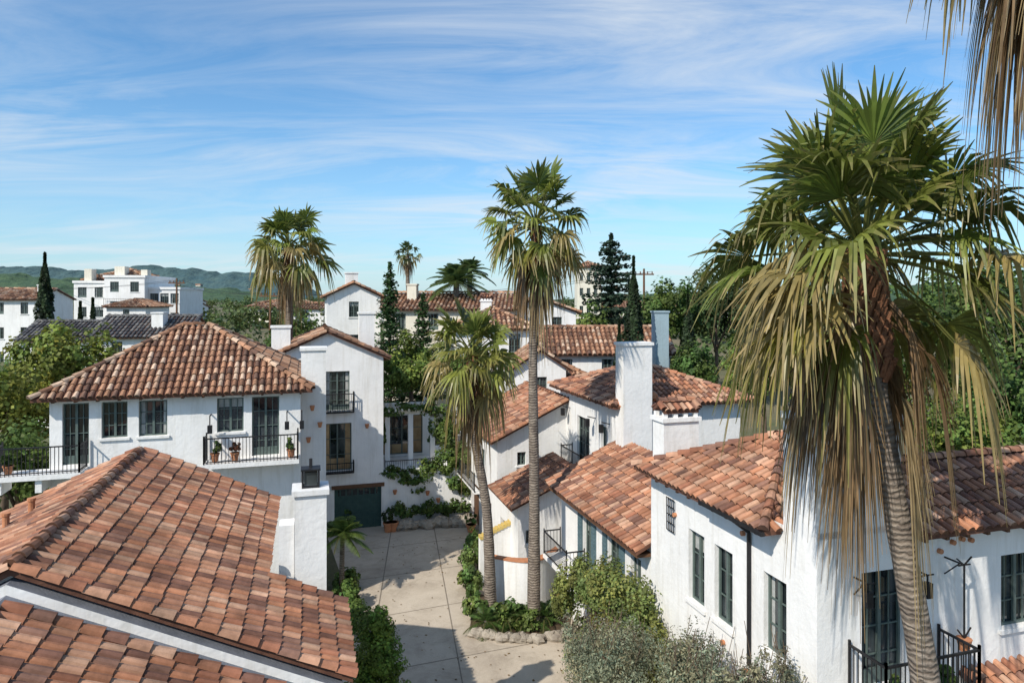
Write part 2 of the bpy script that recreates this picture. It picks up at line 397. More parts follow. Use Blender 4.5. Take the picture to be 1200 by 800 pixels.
def conifer(name,x,y,z0,top,r,tiers=11,seed=0,col=(.03,.055,.03),up=.15,s=.22,per=55,nb=9,irr=.2,powr=.8):
    e=empty(name); rng=R0(seed); P=[];N=[];A=Acc(); A.tube([(x,y,z0-.3),(x,y,top)],[.22,.03],7)
    for k in range(tiers):
        t=k/(tiers-1); z=z0+(top-z0)*(.2+.78*t); R=r*(1-t)**powr+.12
        for j in range(nb):
            a=2*math.pi*j/nb+k*.7+rng.uniform(-.2,.2); RR=R*rng.uniform(1-irr*1.6,1+irr*.6)
            zz=z+rng.uniform(-.2,.2)*irr*5*.5
            end=(x+math.cos(a)*RR,y+math.sin(a)*RR,zz+RR*up); A.bar((x,y,zz),end,.025)
            m=int(per*RR/r)+10; u=rng.uniform(.1,1,m); w=rng.normal(0,.13*RR+.06,m)
            P.append(np.stack([x+math.cos(a)*RR*u-math.sin(a)*w,y+math.sin(a)*RR*u+math.cos(a)*w,zz+RR*up*u**2+rng.uniform(-.28,.2,m)],1)); N.append(np.tile([0,0,1.],(m,1)))
    P=np.concatenate(P);N=np.concatenate(N); cl=np.array(col)*rng.uniform(.55,1.6,(len(P),1))
    q,cl=leafquads(P,N,s,rng,cl,.4); mkquads('crown',q,cl,M['leaf'],e); A.build('trunk',M['trunk'],e)
def fan(base,az,el,Lp,Lb,N,col,spread,droop,sag,rng,Q,C,tipbrown=.5,pw=.022,pc=(.24,.25,.07),thr=.42,twr=.7):
    Z=np.array([0,0,1.]); d0=np.array([math.cos(el)*math.cos(az),math.cos(el)*math.sin(az),math.sin(el)])
    ts=np.linspace(0,1,6); P=base+d0*ts[:,None]*Lp-Z*(sag*ts**2)[:,None]
    T=d0*Lp-Z*2*sag; T/=np.linalg.norm(T)
    S=np.cross(d0,Z); 
    if np.linalg.norm(S)<.1: S=np.array([math.sin(az),-math.cos(az),0])
    S/=np.linalg.norm(S); tw=rng.uniform(-twr,twr); Nn=np.cross(S,T); S2=S*math.cos(tw)+Nn*math.sin(tw); Nn=np.cross(S2,T)
    for i in range(5):
        w=pw*(1.3-.6*ts[i]); Q.append(np.array([[P[i]-S*w,P[i]+S*w,P[i+1]+S*w,P[i+1]-S*w]])); C.append(np.array([pc]))
        Q.append(np.array([[P[i]-Nn*w,P[i]+Nn*w,P[i+1]+Nn*w,P[i+1]-Nn*w]])); C.append(np.array([pc])*.8)
    ph=np.linspace(-spread,spread,N)+rng.uniform(-.03,.03,N); tip=P[-1]
    D=T*np.cos(ph)[:,None]+S2*np.sin(ph)[:,None]+Nn*(.22*np.abs(np.sin(ph)))[:,None]; D/=np.linalg.norm(D,axis=1,keepdims=True)
    L=Lb*(.66+.34*np.cos(ph*.6))*rng.uniform(.82,1.10,N)
    f=np.array([.02,.25,.48,.66,.84,1.0]); dr=droop*rng.uniform(.4,1.7,N)
    pts=tip+D[:,None,:]*(L[:,None]*f[None,:]*(1-.3*np.minimum(1,dr[:,None])*np.clip(f-.4,0,1)))[...,None]-Z*(dr[:,None]*L[:,None]*np.clip(f-thr,0,1)[None,:]**1.4*1.8)[...,None]
    dphi=2*spread/(N-1); hw=math.tan(dphi/2)*L[:,None]*np.minimum(f,.5)[None,:]*1.1
    tp=np.where(f>.5,np.clip(1-(f-.5)/.53,.05,1)**.85,1); hw=hw*tp+.002
    Wd=np.cross(Nn,D); fold=np.where(np.arange(N)%2==0,1,-1)*.55
    W=Wd[:,None,:]*hw[...,None]+ (Nn*1.0)[None,None,:]*(hw*fold[:,None])[...,None]
    a=pts-W; c=pts+W
    q=np.stack([a[:,:-1],c[:,:-1],c[:,1:],a[:,1:]],axis=2).reshape(-1,4,3)
    cl=np.array(col)[None,None,:]*rng.uniform(.72,1.28,(N,1,1))*np.ones((1,5,1))
    br=np.array([.42,.32,.15]); mixf=np.array([0,0,.10,.38,.85])*tipbrown*rng.uniform(.2,1.5,N)[:,None]
    mixf=np.clip(mixf,0,1)[...,None]; cl=cl*(1-mixf)+br*mixf
    Q.append(q);C.append(cl.reshape(-1,3))
def fanpalm(name,path,rads,R,ng,nd,N,seed,z0e=-35,deadlen=1.0,boots=40,green=(.15,.205,.04),dz=.45,de=(-82,-45),dsp=(25,70),thin=None,brown=.38,dr=.95):
    e=empty(name); rng=R0(seed); A=Acc()
    pp=[Vector(p) for p in path]; pts=[];rr=[]
    n=26
    for i in range(n+1):
        t=i/n*(len(pp)-1); k=min(int(t),len(pp)-2); f=t-k
        p0=pp[max(k-1,0)];p1=pp[k];p2=pp[k+1];p3=pp[min(k+2,len(pp)-1)]
        q=.5*((2*p1)+(p2-p0)*f+(2*p0-5*p1+4*p2-p3)*f*f+(3*p1-p0-3*p2+p3)*f**3)
        pts.append(q); rr.append((rads[k]*(1-f)+rads[k+1]*f)*rng.uniform(.96,1.04))
    A.tube(pts,rr,14); A.build('trunk',M['ptrunk'],e,True)
    top=np.array(pts[-1]); Q=[];C=[]
    def away(az):   # leaves have dropped on this flank of the old palm
        if thin is None: return False
        d=(az-math.radians(thin[0])+math.pi)%(2*math.pi)-math.pi
        return abs(d)<math.radians(thin[1])
    for i in range(ng):
        t=(i+.5)/ng; el=math.radians(82-(82-z0e)*t**.85+rng.uniform(-13,13)); az=i*2.39996+rng.uniform(-.4,.4)
        Lp=R*rng.uniform(.38,.68); Lb=R*rng.uniform(.36,.50)
        young=1-t
        g=np.array(green)*rng.uniform(.55,1.35)*np.array([1+.45*t*rng.uniform(0,1.6),1+.10*t,1.])
        if t>.55 and rng.rand()<brown: g=np.array([.38,.30,.11])*rng.uniform(.7,1.1)
        if t>.42 and away(az): continue
        fan(top+np.array([0,0,.2*young]),az,el,Lp,Lb,N,g,math.radians(rng.uniform(90,135)),.12+dr*t*rng.uniform(.5,1.5),R*(.02+.11*t),rng,Q,C,.35+.65*t,.011*R)
    for i in range(nd):
        az=i*2.39996+rng.uniform(-.4,.4); el=math.radians(rng.uniform(*de)); 
        zz=-rng.uniform(.05,dz)*R
        g=np.array([.30,.19,.10])*rng.uniform(.45,1.3)
        if rng.rand()<.3: g=np.array([.38,.29,.16])*rng.uniform(.8,1.2)
        if away(az): continue
        k=min(pts,key=lambda q:abs(q.z-(top[2]+zz)))
        fan(np.array([k.x,k.y,top[2]+zz]),az,el,R*rng.uniform(.22,.45)*deadlen,R*rng.uniform(.30,.48)*deadlen,max(10,N-6),g,math.radians(rng.uniform(*dsp)),rng.uniform(.9,2.0),R*.10,rng,Q,C,.3,.011*R,(.24,.15,.08),.22)
    mkquads('fronds',np.concatenate(Q),np.concatenate(C),M['palmleaf'],e)
    B=Acc()
    r=rads[-1]
    for i in range(boots):
        a=i*2.4; z=-(i/boots)*.62*R
        k=min(pts,key=lambda q:abs(q.z-(top[2]+z))) ; k=Vector((k.x,k.y,top[2]+z))
        o=k+Vector((math.cos(a),math.sin(a),0))*r*.85; p=o+Vector((math.cos(a+.3)*.10*R*.4,math.sin(a+.3)*.10*R*.4,.16*R*.5)); B.bar(o-Vector((0,0,.1)),p,.014*R)
    B.build('leaf_bases',M['fibre'],e)
def featherpalm(name,path,rads,R,nf,seed,green=(.10,.15,.045),m=34,lw=.03):
    e=empty(name); rng=R0(seed); A=Acc(); A.tube(path,rads,10); A.build('trunk',M['ptrunk'],e,True)
    top=np.array(path[-1],float); Q=[];C=[]; Z=np.array([0,0,1.])
    for i in range(nf):
        t=(i+.5)/nf; el=math.radians(80-95*t); az=i*2.39996+rng.uniform(-.2,.2)
        d=np.array([math.cos(el)*math.cos(az),math.cos(el)*math.sin(az),math.sin(el)]); L=R*rng.uniform(.85,1.1)
        u=np.linspace(.08,1,m); P=top+d*(u*L)[:,None]-Z*(.45*L*u**2.2)[:,None]
        S=np.array([math.sin(az),-math.cos(az),0]); ll=L*.28*np.sin(np.clip(u,.05,.98)*math.pi)**.6
        for sg in (-1,1):
            D=S*sg*.85+d*.5-Z*.45; E=P+D*ll[:,None]*rng.uniform(.8,1.1,(m,1)); w=d*lw
            Q.append(np.stack([P-w,P+w,E+w*.15,E-w*.15],axis=1)); C.append(np.array(green)*rng.uniform(.6,1.4,(m,1)))
        Q.append(np.stack([P[:-1]-S*.02,P[:-1]+S*.02,P[1:]+S*.02,P[1:]-S*.02],axis=1)); C.append(np.tile([.14,.13,.05],(m-1,1)))
    mkquads('fronds',np.concatenate(Q),np.concatenate(C),M['palmleaf'],e)
def pot(name,x,y,z,r=.22,h=.35,plant=True,col=G_MID,seed=0,ph=.5):
    e=empty(name); A=Acc(); A.tube([(x,y,z),(x,y,z+h*.85),(x,y,z+h*.85),(x,y,z+h),(x,y,z+h),(x,y,z+h*.8)],[r*.65,r*.95,r*1.08,r*1.08,r*.9,r*.85],14); A.build('pot',M['terra'],e,False)
    if plant:
        q,c=crown([(x,y,z+h+ph*.45,r*1.3,r*1.3,ph*.55)],350,.11,col,seed,nsub=9); mkquads('plant',q,c,M['leaf'],e)
def rocks(name,pts,seed=0):
    rng=R0(seed); A=Acc()
    for (x,y,z,r) in pts:
        i0=len(A.v); nu,nv=9,6; ph=rng.uniform(0,6,3)
        for j in range(nv+1):
            for k in range(nu):
                t=math.pi*j/nv; p=2*math.pi*k/nu; rr=r*(1+.18*math.sin(2*p+ph[0]+t)+.12*math.sin(3*t+ph[1]+3*p)+rng.uniform(-.04,.04))
                A.v.append((x+rr*math.sin(t)*math.cos(p)*1.2,y+rr*math.sin(t)*math.sin(p),z+rr*.7*math.cos(t)))
        for j in range(nv):
            for k in range(nu): A.f.append((i0+j*nu+k,i0+j*nu+(k+1)%nu,i0+(j+1)*nu+(k+1)%nu,i0+(j+1)*nu+k))
    A.build(name,M['rock'],None,False)
# ---------------------------------------------------------------- terrain
def sm(t): t=np.clip(t,0,1); return t*t*(3-2*t)
def ground_z(x,y): return 7.5*sm((y-46)/55.)*1.0+ 2.0*sm((y-110)/150.)
m,nt,b=newmat('ground'); g=geo(nt); n=noise(nt,.15,8,.7,g); r=ramp(nt,n.outputs['Fac'],[(.35,(.06,.085,.03)),(.5,(.12,.11,.06)),(.7,(.2,.16,.1))])
nt.links.new(r.outputs['Color'],b.inputs['Base Color']); b.inputs['Roughness'].default_value=1; n2=noise(nt,6,6,.7,g); bump(nt,b,n2.outputs['Fac'],.8,.08); M['ground']=m
ys=np.concatenate([np.linspace(-300,0,6),np.linspace(5,130,40),np.linspace(150,3000,25)]); xs=np.concatenate([np.linspace(-2500,-150,12),np.linspace(-140,140,41),np.linspace(150,2500,12)])
A=Acc()
for y in ys:
    for x in xs: A.v.append((float(x),float(y),float(ground_z(x,y))))
nx=len(xs)
for j in range(len(ys)-1):
    for i in range(nx-1): A.f.append((j*nx+i,j*nx+i+1,(j+1)*nx+i+1,(j+1)*nx+i))
A.build('ground',M['ground'],None,True)
# driveway
m,nt,b=newmat('driveway'); g=geo(nt); n=noise(nt,.35,7,.72,g,.6); r=ramp(nt,n.outputs['Fac'],[(.3,(.36,.30,.235)),(.5,(.47,.40,.315)),(.7,(.55,.475,.38))])
n3=noise(nt,34,4,.7,g); r3=ramp(nt,n3.outputs['Fac'],[(.35,(.88,.87,.86)),(.6,(1,1,1))])
n5=noise(nt,.8,6,.75,g,1.2); r5=ramp(nt,n5.outputs['Fac'],[(.36,(.62,.6,.58)),(.50,(1,1,1))])
nt.links.new(mulc(nt,mulc(nt,r.outputs['Color'],r3.outputs['Color']),r5.outputs['Color'],.45),b.inputs['Base Color']); b.inputs['Roughness'].default_value=.95
bump(nt,b,n3.outputs['Fac'],.3,.01); M['drive']=m
A=Acc(); A.poly([(x,y,.012) for x,y in [(-3.6,4),(11,4),(6,16),(5.5,24),(1.5,27.5),(-1.6,30),(-1.7,37.9),(-10.5,37.9),(-7.4,30),(-6.2,25),(-5,20)]]); A.build('driveway',M['drive'])
jm=stdmat('paving_joint',(.17,.14,.11),(.26,.22,.17),9,.95)
A=Acc()
for (x0,y0,x1,y1) in ((-7.2,30.2,-1.8,32.2),(-6.3,26.4,-1.6,28.3),(-8.6,33.6,-1.8,35.9),(-5.4,22.5,1.9,25.2),(-4.6,21.0,-6.6,37.5),(-1.4,21.0,-4.3,37.5)):
    d=Vector((x1-x0,y1-y0,0)).normalized(); s_=Vector((-d.y,d.x,0))*.022; z=.017 if abs(d.x)>abs(d.y) else .021; p=Vector((x0,y0,z)); q=Vector((x1,y1,z)); A.poly([p-s_,q-s_,q+s_,p+s_])
A.build('paving_joints',jm)
rng=R0(19); k=260; c=np.stack([rng.uniform(-6.5,3,k),rng.uniform(21,36,k),np.full(k,.035)],1)
q,cl=leafquads(c,np.tile([0,0,3.],(k,1)),.09,rng,np.array([.22,.15,.07])*rng.uniform(.5,1.3,(k,1))); mkquads('fallen_leaves',q,cl,M['leaf'])
# hills
def hills(name,pts,Y,depth,seed,c1,c2):
    rng=R0(seed); A=Acc(); nx=260; ny=20
    X=np.linspace(pts[0][0],pts[-1][0],nx); top=np.interp(X,[p[0] for p in pts],[p[1] for p in pts])
    ph=rng.uniform(0,6,8)
    for j in range(ny):
        t=j/(ny-1)
        for i in range(nx):
            x=X[i]; f=math.sin(t*math.pi/2)
            z=5+(top[i]-5)*f+ (math.sin(x*.031+ph[0]+t*3)*2.2+math.sin(x*.083+ph[1])*1.2+math.sin(x*.21+t*9+ph[2])*1.0+rng.uniform(-1.3,1.6))*f
            A.v.append((x,Y+depth*t,z))
    for j in range(ny-1):
        for i in range(nx-1): A.f.append((j*nx+i,j*nx+i+1,(j+1)*nx+i+1,(j+1)*nx+i))
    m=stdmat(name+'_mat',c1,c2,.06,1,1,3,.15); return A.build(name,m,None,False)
hills('hills',[(-1500,56),(-900,58),(-720,60),(-640,57),(-560,61),(-470,57),(-420,54),(-370,45),(-330,33),(-290,20),(-240,5)],900,160,3,(.04,.085,.10),(.08,.13,.12))  # far ridge: distance haze is mixed into the blue-green base colour
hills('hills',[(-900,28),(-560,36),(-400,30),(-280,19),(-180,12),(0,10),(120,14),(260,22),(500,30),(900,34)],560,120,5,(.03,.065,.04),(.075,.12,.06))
h=House('hillside_houses'); rng=R0(61)
for i in range(34):
    x=rng.uniform(-780,-350); y=rng.uniform(925,985); zt=5+math.sin((y-900)/160*math.pi/2)*48*(1 if x<-420 else .65)
    w_=rng.uniform(4,9); lbox(h.A('cream' if i%2 else 'white'),Frame(x,y,0),-w_/2,w_/2,0,5,zt-4,zt+3.0); lbox(h.A('terra'),Frame(x,y,0),-w_/2-.5,w_/2+.5,-.5,5.5,zt+3.0,zt+4)
h.done()
# ---------------------------------------------------------------- HOUSE foreground left
h=House('tiled_roof_villa')
zr=8.3; k=.48; ar=-4.42
roof('roof',h.e,[[(.78,12.4,5.8),(.78,15.4,5.8),(-.82,15.4,6.57),(-.82,21.1,6.57),(ar,21.1,zr),(ar,12.4,zr)],
   [(-9.6,21.1,5.81),(-9.6,12.4,5.81),(ar,12.4,zr),(ar,21.1,zr)]],
   [((ar,12.4,zr),(ar,21.1,zr)),((.78,12.4,5.8),(ar,12.4,zr)),((-9.6,12.4,5.81),(ar,12.4,zr)),((ar,21.1,zr),(-.82,21.1,6.57)),((ar,21.1,zr),(-9.6,21.1,5.81)),((.78,15.4,5.8),(-.82,15.4,6.57))],seed=11,sp=.21,co=.36)
W=h.A('white')
def gwall(b,al,arr,off=.12):
    W.poly([F0(al,b,0),F0(arr,b,0),F0(arr,b,zr-(arr-ar)*k-off),F0(ar,b,zr-off),F0(al,b,zr-(ar-al)*k-off)])
gwall(12.6,-9.2,.45); gwall(20.9,-9.2,-1.1)
h.wallseg(F0,(.45,12.6),(.45,15.2),0,5.85); h.wallseg(F0,(.45,15.2),(-1.1,15.2),0,5.85,tri=(1.55,6.5)); h.wallseg(F0,(-1.1,15.2),(-1.1,20.9),0,6.6); h.wallseg(F0,(-9.2,20.9),(-9.2,12.6),0,5.8)
h.chimney(F0,-.28,.43,16.4,17.05,0,8.1,False)
lbox(h.A('white'),F0,-.62,-.29,16.5,17.0,0,7.3)
I=h.A('iron'); lbox(I,F0,-.12,.28,16.55,16.9,8.1,8.14); 
for a in (-.1,.26):
    for bb in (16.57,16.88): I.bar(F0(a,bb,8.14),F0(a,bb,8.5),.018)
lbox(I,F0,-.14,.30,16.53,16.92,8.5,8.54); I.bar(F0(.08,16.72,8.54),F0(.08,16.72,8.75),.03); lbox(h.A('glass'),F0,-.07,.23,16.6,16.85,8.145,8.45)
z2=8.02
roof('lower_roof',h.e,[[(-.42,4.5,z2-4*k),(-.42,11.75,z2-4*k),(ar,11.75,z2),(ar,4.5,z2)],[(-9.6,11.75,z2-5.18*k),(-9.6,4.5,z2-5.18*k),(ar,4.5,z2),(ar,11.75,z2)]],[((ar,4.5,z2),(ar,11.75,z2)),((-.42,11.75,z2-4*k),(ar,11.75,z2))],seed=12,sp=.21,co=.36)
G=h.A('grey'); W=h.A('white')
for (aa,ab) in ((ar,.6),(ar,-9.4)):
    za=zr-.34; zb=zr-.34-abs(ab-aa)*k
    G.poly([F0(aa,11.9,za),F0(ab,11.9,zb),F0(ab,12.25,zb),F0(aa,12.25,za)])
    W.poly([F0(aa,12.25,za),F0(ab,12.25,zb),F0(ab,12.25,zb+.16),F0(aa,12.25,za+.16)]); G.poly([F0(aa,12.25,za+.16),F0(ab,12.25,zb+.16),F0(ab,12.6,zb+.16),F0(aa,12.6,za+.16)])
    W.poly([F0(aa,11.9,za),F0(ab,11.9,zb),F0(ab,11.9,0),F0(aa,11.9,0)])
h.wallseg(F0,(-.8,4.6),(-.8,11.9),0,z2-4*k+.05)
T=h.A('terra')
for a,bb in ((-6.2,18.6),(-6.5,18.0),(-6.9,16.9)): 
    z=zr-abs(a-ar)*k; T.tube([F0(a,bb,z-.1),F0(a,bb,z+.32)],[.07,.07],10); T.tube([F0(a,bb,z+.32),F0(a,bb,z+.38)],[.09,.09],10)
h.done()
# ---------------------------------------------------------------- HOUSE upper left
h=House('white_stucco_villa')
h.roofed(F0,-8.85,-.25,28.2,35.8,0,8.95,11.35,'hip',{'F':[(-8.45,-7.6,6.5,8.72,'door'),(-7.2,-6.35,7.4,8.72,'win'),(-5.98,-5.02,7.4,8.72,'win'),(-3.3,-2.35,7.4,8.7,'win'),(-2.05,-1.05,6.42,8.7,'door')]},seed=21,pal=PALB,sp=.25,co=.41,oh=.45)
W=h.A('white'); lbox(W,F0,-10.3,-7.6,27.2,28.19,6.25,6.42); lbox(W,F0,-3.7,-.3,27.3,28.19,6.22,6.38)
h.rail(F0,[(-10.25,28.1),(-10.25,27.25),(-7.65,27.25),(-7.65,28.1)],6.42); h.rail(F0,[(-3.65,28.1),(-3.65,27.35),(-.35,27.35),(-.35,28.1)],6.38)
for a in (-10.2,-9,-7.7): lbox(W,F0,a,a+.2,27.3,28.19,5.8,6.25)
I=h.A('iron')
for a in (-.75,-.2,-3.5): I.bar(F0(a,28.19,8.1),F0(a,27.8,8.1),.02); I.bar(F0(a,27.8,8.1),F0(a,27.8,7.75),.015); lbox(I,F0,a-.08,a+.08,27.72,27.88,7.45,7.75)
T=h.A('terra')
for a,z in ((.2,7.9),(.5,7.2),(.05,6.6)): q=F0(a,29.25,z); T.tube([(q[0],q[1],z),(q[0],q[1],z+.18),(q[0],q[1],z+.21)],[.06,.10,.11],10); I.bar(F0(a,29.5,z+.16),F0(a,29.2,z+.16),.012)
lbox(W,F0,-.24,.75,29.5,30.5,0,10.35)
lbox(W,F0,-.30,.81,29.44,30.56,10.35,10.47)
h.done()
for i,(a,b_) in enumerate(((-3.3,27.6),(-2.6,27.55),(-.6,27.6),(-9.9,27.6))):
    p=F0(a,b_,6.42); pot('potted_plant',p[0],p[1],p[2]+.02,.16,.30,True,(.2,.09,.05) if i==1 else G_MID,i,.45)
# ---------------------------------------------------------------- HOUSE middle with garage
h=House('white_villa_with_garage')
h.roofed(F0,-1.9,4.0,37.9,46,0,9.25,10.75,'gb',{'F':[(.9,2.2,6.5,8.6,'door'),(.82,2.3,3.25,5.8,'warm'),(1.4,3.9,0,2.25,'garage')]},seed=31,pal=PALB,sp=.25,co=.40,oh=.35)
h.rail(F0,[(.7,37.88),(.7,37.6),(2.4,37.6),(2.4,37.88)],6.45,.95); lbox(h.A('iron'),F0,.68,2.42,37.58,37.88,6.38,6.44)
h.rail(F0,[(.7,37.88),(.7,37.6),(2.4,37.6),(2.4,37.88)],3.2,.5); lbox(h.A('iron'),F0,.68,2.42,37.58,37.88,3.14,3.2)
lbox(h.A('wood'),F0,1.25,4.05,37.80,37.895,2.26,2.45)
h.chimney(F0,3.0,3.9,42,42.8,9,11.7,False); h.chimney(F0,-1.9,-.9,40,40.8,9,11.0,False)
h.wallseg(F0,(4.0,37.9),(8.9,37.9),0,2.75)
h.wallseg(F0,(8.9,37.9),(8.9,45),0,2.75); lbox(h.A('white'),F0,4.0,8.9,38.1,45,2.5,2.75); lbox(h.A('white'),F0,3.98,8.95,37.85,38.12,2.75,2.85)
h.wallseg(F0,(4.0,42.4),(7.4,42.4),2.75,6.1,[(.35,2.9,2.9,5.3,'warm')]); h.wallseg(F0,(7.4,42.4),(7.4,45),2.75,6.1)
for a in (4.35,5.7,7.0): lbox(h.A('white'),F0,a,a+.28,40.2,40.48,2.75,5.75)
lbox(h.A('cream'),F0,4.1,7.5,40.15,40.5,5.75,5.95)
for a in np.arange(4.1,7.5,.38): lbox(h.A('cream'),F0,a,a+.1,39.8,42.4,5.952,6.1)
I=h.A('iron'); T=h.A('terra')
for a,z in ((4.6,1.9),(6.4,1.7),(7.0,1.25),(3.1,5.6)): I.bar(F0(a,37.9,z),F0(a,37.6,z+.1),.02); q=F0(a,37.65,z); T.tube([(q[0],q[1],z-.1),(q[0],q[1],z+.1),(q[0],q[1],z+.13)],[.07,.12,.13],10)
h.rail(F0,[(4.1,38.0),(8.8,38.0)],2.85,.7)
h.done()
vb=[]
for a,z,ra,rz in ((4.6,2.9,.8,.4),(5.4,2.6,.9,.5),(6.3,2.9,.6,.7),(7.3,3.3,.9,1.0),(8.2,3.6,.8,1.1),(7.9,2.2,.7,.7),(8.5,2.1,.4,1.0),(5.9,2.0,.35,.5),(4.1,4.6,.35,.9),(4.4,5.9,.9,.3),(5.8,6.15,1.2,.28),(7.2,6.0,.8,.5),(7.6,4.6,.8,1.0),(8.3,5.0,.7,.9)):
    q=F0(a,37.95 if z<4 else 40.1,z); vb.append((q[0],q[1],q[2],ra,.40,rz))
shrub('climbing_vine',vb,12000,.16,(.12,.19,.045),5)
rk=[];rng=R0(4)
for i in range(11):
    q=F0(4.7+i*.38,37.15+rng.uniform(-.25,.1),.2); rk.append((q[0],q[1],.2,rng.uniform(.28,.48)))
rocks('garden_rocks',rk,2)
pb=[]
for i in range(9):
    q=F0(4.8+i*.45,37.55,.7); pb.append((q[0],q[1],.65+rng.uniform(0,.4),.35,.3,rng.uniform(.3,.6)))
shrub('planter_shrubs',pb,3000,.14,G_MID,6)
for i,a in enumerate((4.15,4.45)):
    q=F0(a,37.0,0); pot('potted_plant',q[0],q[1],.015,.26,.5,True,G_DARK,20+i,.8)
# ---------------------------------------------------------------- HOUSE A
h=House('white_courtyard_house')
pl,rg=gable(8.5,16.5,31.8,39,5.55,7.45,'b'); roof('roof',h.e,pl,rg,seed=41,sp=.25,co=.4)
h.box(F0,8.88,16.1,32.1,38.8,0,5.6,{'F':[(9.9,10.35,4.3,4.95,'win'),(9.25,9.6,2.4,2.8,'win')],'L':[(33.2,34.6,0,2.2,'plank'),(35.8,37.6,0,2.3,'plank'),(34.6,35.6,3.3,4.6,'win')]},'b',7.33)
roof('porch_roof',h.e,[[(8.3,31.6,3.55),(8.3,27.8,3.55),(11.6,27.8,4.95),(11.6,31.6,4.95)]],[((8.3,27.8,3.55),(11.6,27.8,4.95))],seed=42,sp=.25,co=.4)
h.wallseg(F0,(8.7,28.1),(11.5,28.1),0,3.55,[(.35,.8,1.9,2.5,'win')],tri=(2.8,4.8)); h.wallseg(F0,(8.7,32.1),(8.7,28.1),0,3.6,[(1.2,2.6,0,2.3,'plank')])
lbox(h.A('white'),F0,8.2,8.5,34,38.2,2.5,2.6)
h.rail(F0,[(8.2,38.2),(8.2,34)],2.6,.9)
h.done()
gw=empty('garden_wall'); A=Acc(); Y=Acc(); n=18
for i in range(n):
    def pt(i):
        t=i/n; a=7.2+2.9*t; b_=26.9-.9*math.sin(t*math.pi); return a,b_
    a0,b0=pt(i);a1,b1=pt(i+1); zt=1.95
    A.box8([F0(a0,b0,0),F0(a1,b1,0),F0(a1,b1+.3,0),F0(a0,b0+.3,0),F0(a0,b0,zt),F0(a1,b1,zt),F0(a1,b1+.3,zt),F0(a0,b0+.3,zt)])
    Y.box8([F0(a0,b0-.04,zt),F0(a1,b1-.04,zt),F0(a1,b1+.34,zt),F0(a0,b0+.34,zt),F0(a0,b0-.04,zt+.06),F0(a1,b1-.04,zt+.06),F0(a1,b1+.34,zt+.06),F0(a0,b0+.34,zt+.06)])
A.build('wall',M['white'],gw)
Y.build('coping',M['terra'],gw)
A=Acc();Y=Acc()
for i in range(14):
    a0=7.3+i*.15; z=1.9+.06*i
    lbox(A,F0,a0,a0+.15,29.2,29.5,0,z); lbox(Y,F0,a0,a0+.15,29.16,29.54,z,z+.14)
A.build('stair_wall',M['white'],gw); Y.build('glazed_tiles',M['yellow'],gw)
# ---------------------------------------------------------------- HOUSE B
h=House('white_chimney_house')
h.roofed(F0,12.5,18.4,26.1,33,0,8.05,9.35,'hip',{'L':[(29.2,30.7,4.4,6.9,'door'),(27.3,27.9,5.6,6.9,'win')],'F':[(15.5,16.3,5.6,6.9,'win')]},seed=51,sp=.25,co=.4,oh=.45)
h.chimney(F0,12.35,13.65,25.35,26.09,0,10.7,False)
h.rail(F0,[(12.48,31.3),(11.9,31.3),(11.9,28.8),(12.48,28.8)],4.4,.95); lbox(h.A('white'),F0,11.85,12.49,28.7,31.4,4.25,4.4)
I=h.A('iron')
for b_ in (28.5,31.6,27): I.bar(F0(12.49,b_,7.1),F0(12.1,b_,7.2),.02); lbox(I,F0,12.02,12.18,b_-.08,b_+.08,6.75,7.1)
T=h.A('terra'); q=F0(14.0,25.85,0); T.tube([(q[0],q[1],8.2),(q[0],q[1],8.32),(q[0],q[1],8.46),(q[0],q[1],8.58)],[.05,.17,.17,.04],12)
h.done()
# ---------------------------------------------------------------- HOUSE C
h=House('white_side_house')
roof('roof',h.e,[[(9.35,26.2,5.0),(9.35,18.3,5.0),(12.6,18.3,6.5),(12.6,26.2,6.5)]],[((9.35,26.2,5.0),(12.6,26.2,6.5))],seed=61,sp=.24,co=.38,pal=PAL)
h.wallseg(F0,(9.9,26.0),(9.9,18.3),0,5.1,[(2.3,3.1,2.4,4.4,'win'),(4.5,5.4,2.3,4.4,'door'),(6.2,6.9,2.9,4.4,'win'),(2.6,3.7,0,2.0,'plank')]); h.wallseg(F0,(12.5,26.0),(9.9,26.0),0,5.1,tri=(0,6.4))
lbox(h.A('wood'),F0,9.4,9.9,18.4,26,4.78,4.88)
S_=h.A('shutter')
for b0_,b1_,z0_,z1_ in ((23.75,24.15,2.4,4.4),(22.5,22.87,2.4,4.4),(21.55,21.9,2.3,4.4),(20.2,20.57,2.3,4.4)):
    lbox(S_,F0,9.85,9.893,b0_,b1_,z0_,z1_)
    for i in range(14): lbox(S_,F0,9.83,9.85,b0_+.04,b1_-.04,z0_+.06+i*.135,z0_+.12+i*.135)
lbox(h.A('white'),F0,9.1,9.89,23.4,26,2.1,2.25)
h.rail(F0,[(9.85,26),(9.15,26),(9.15,23.5),(9.85,23.5)],2.25,.9)
h.done()
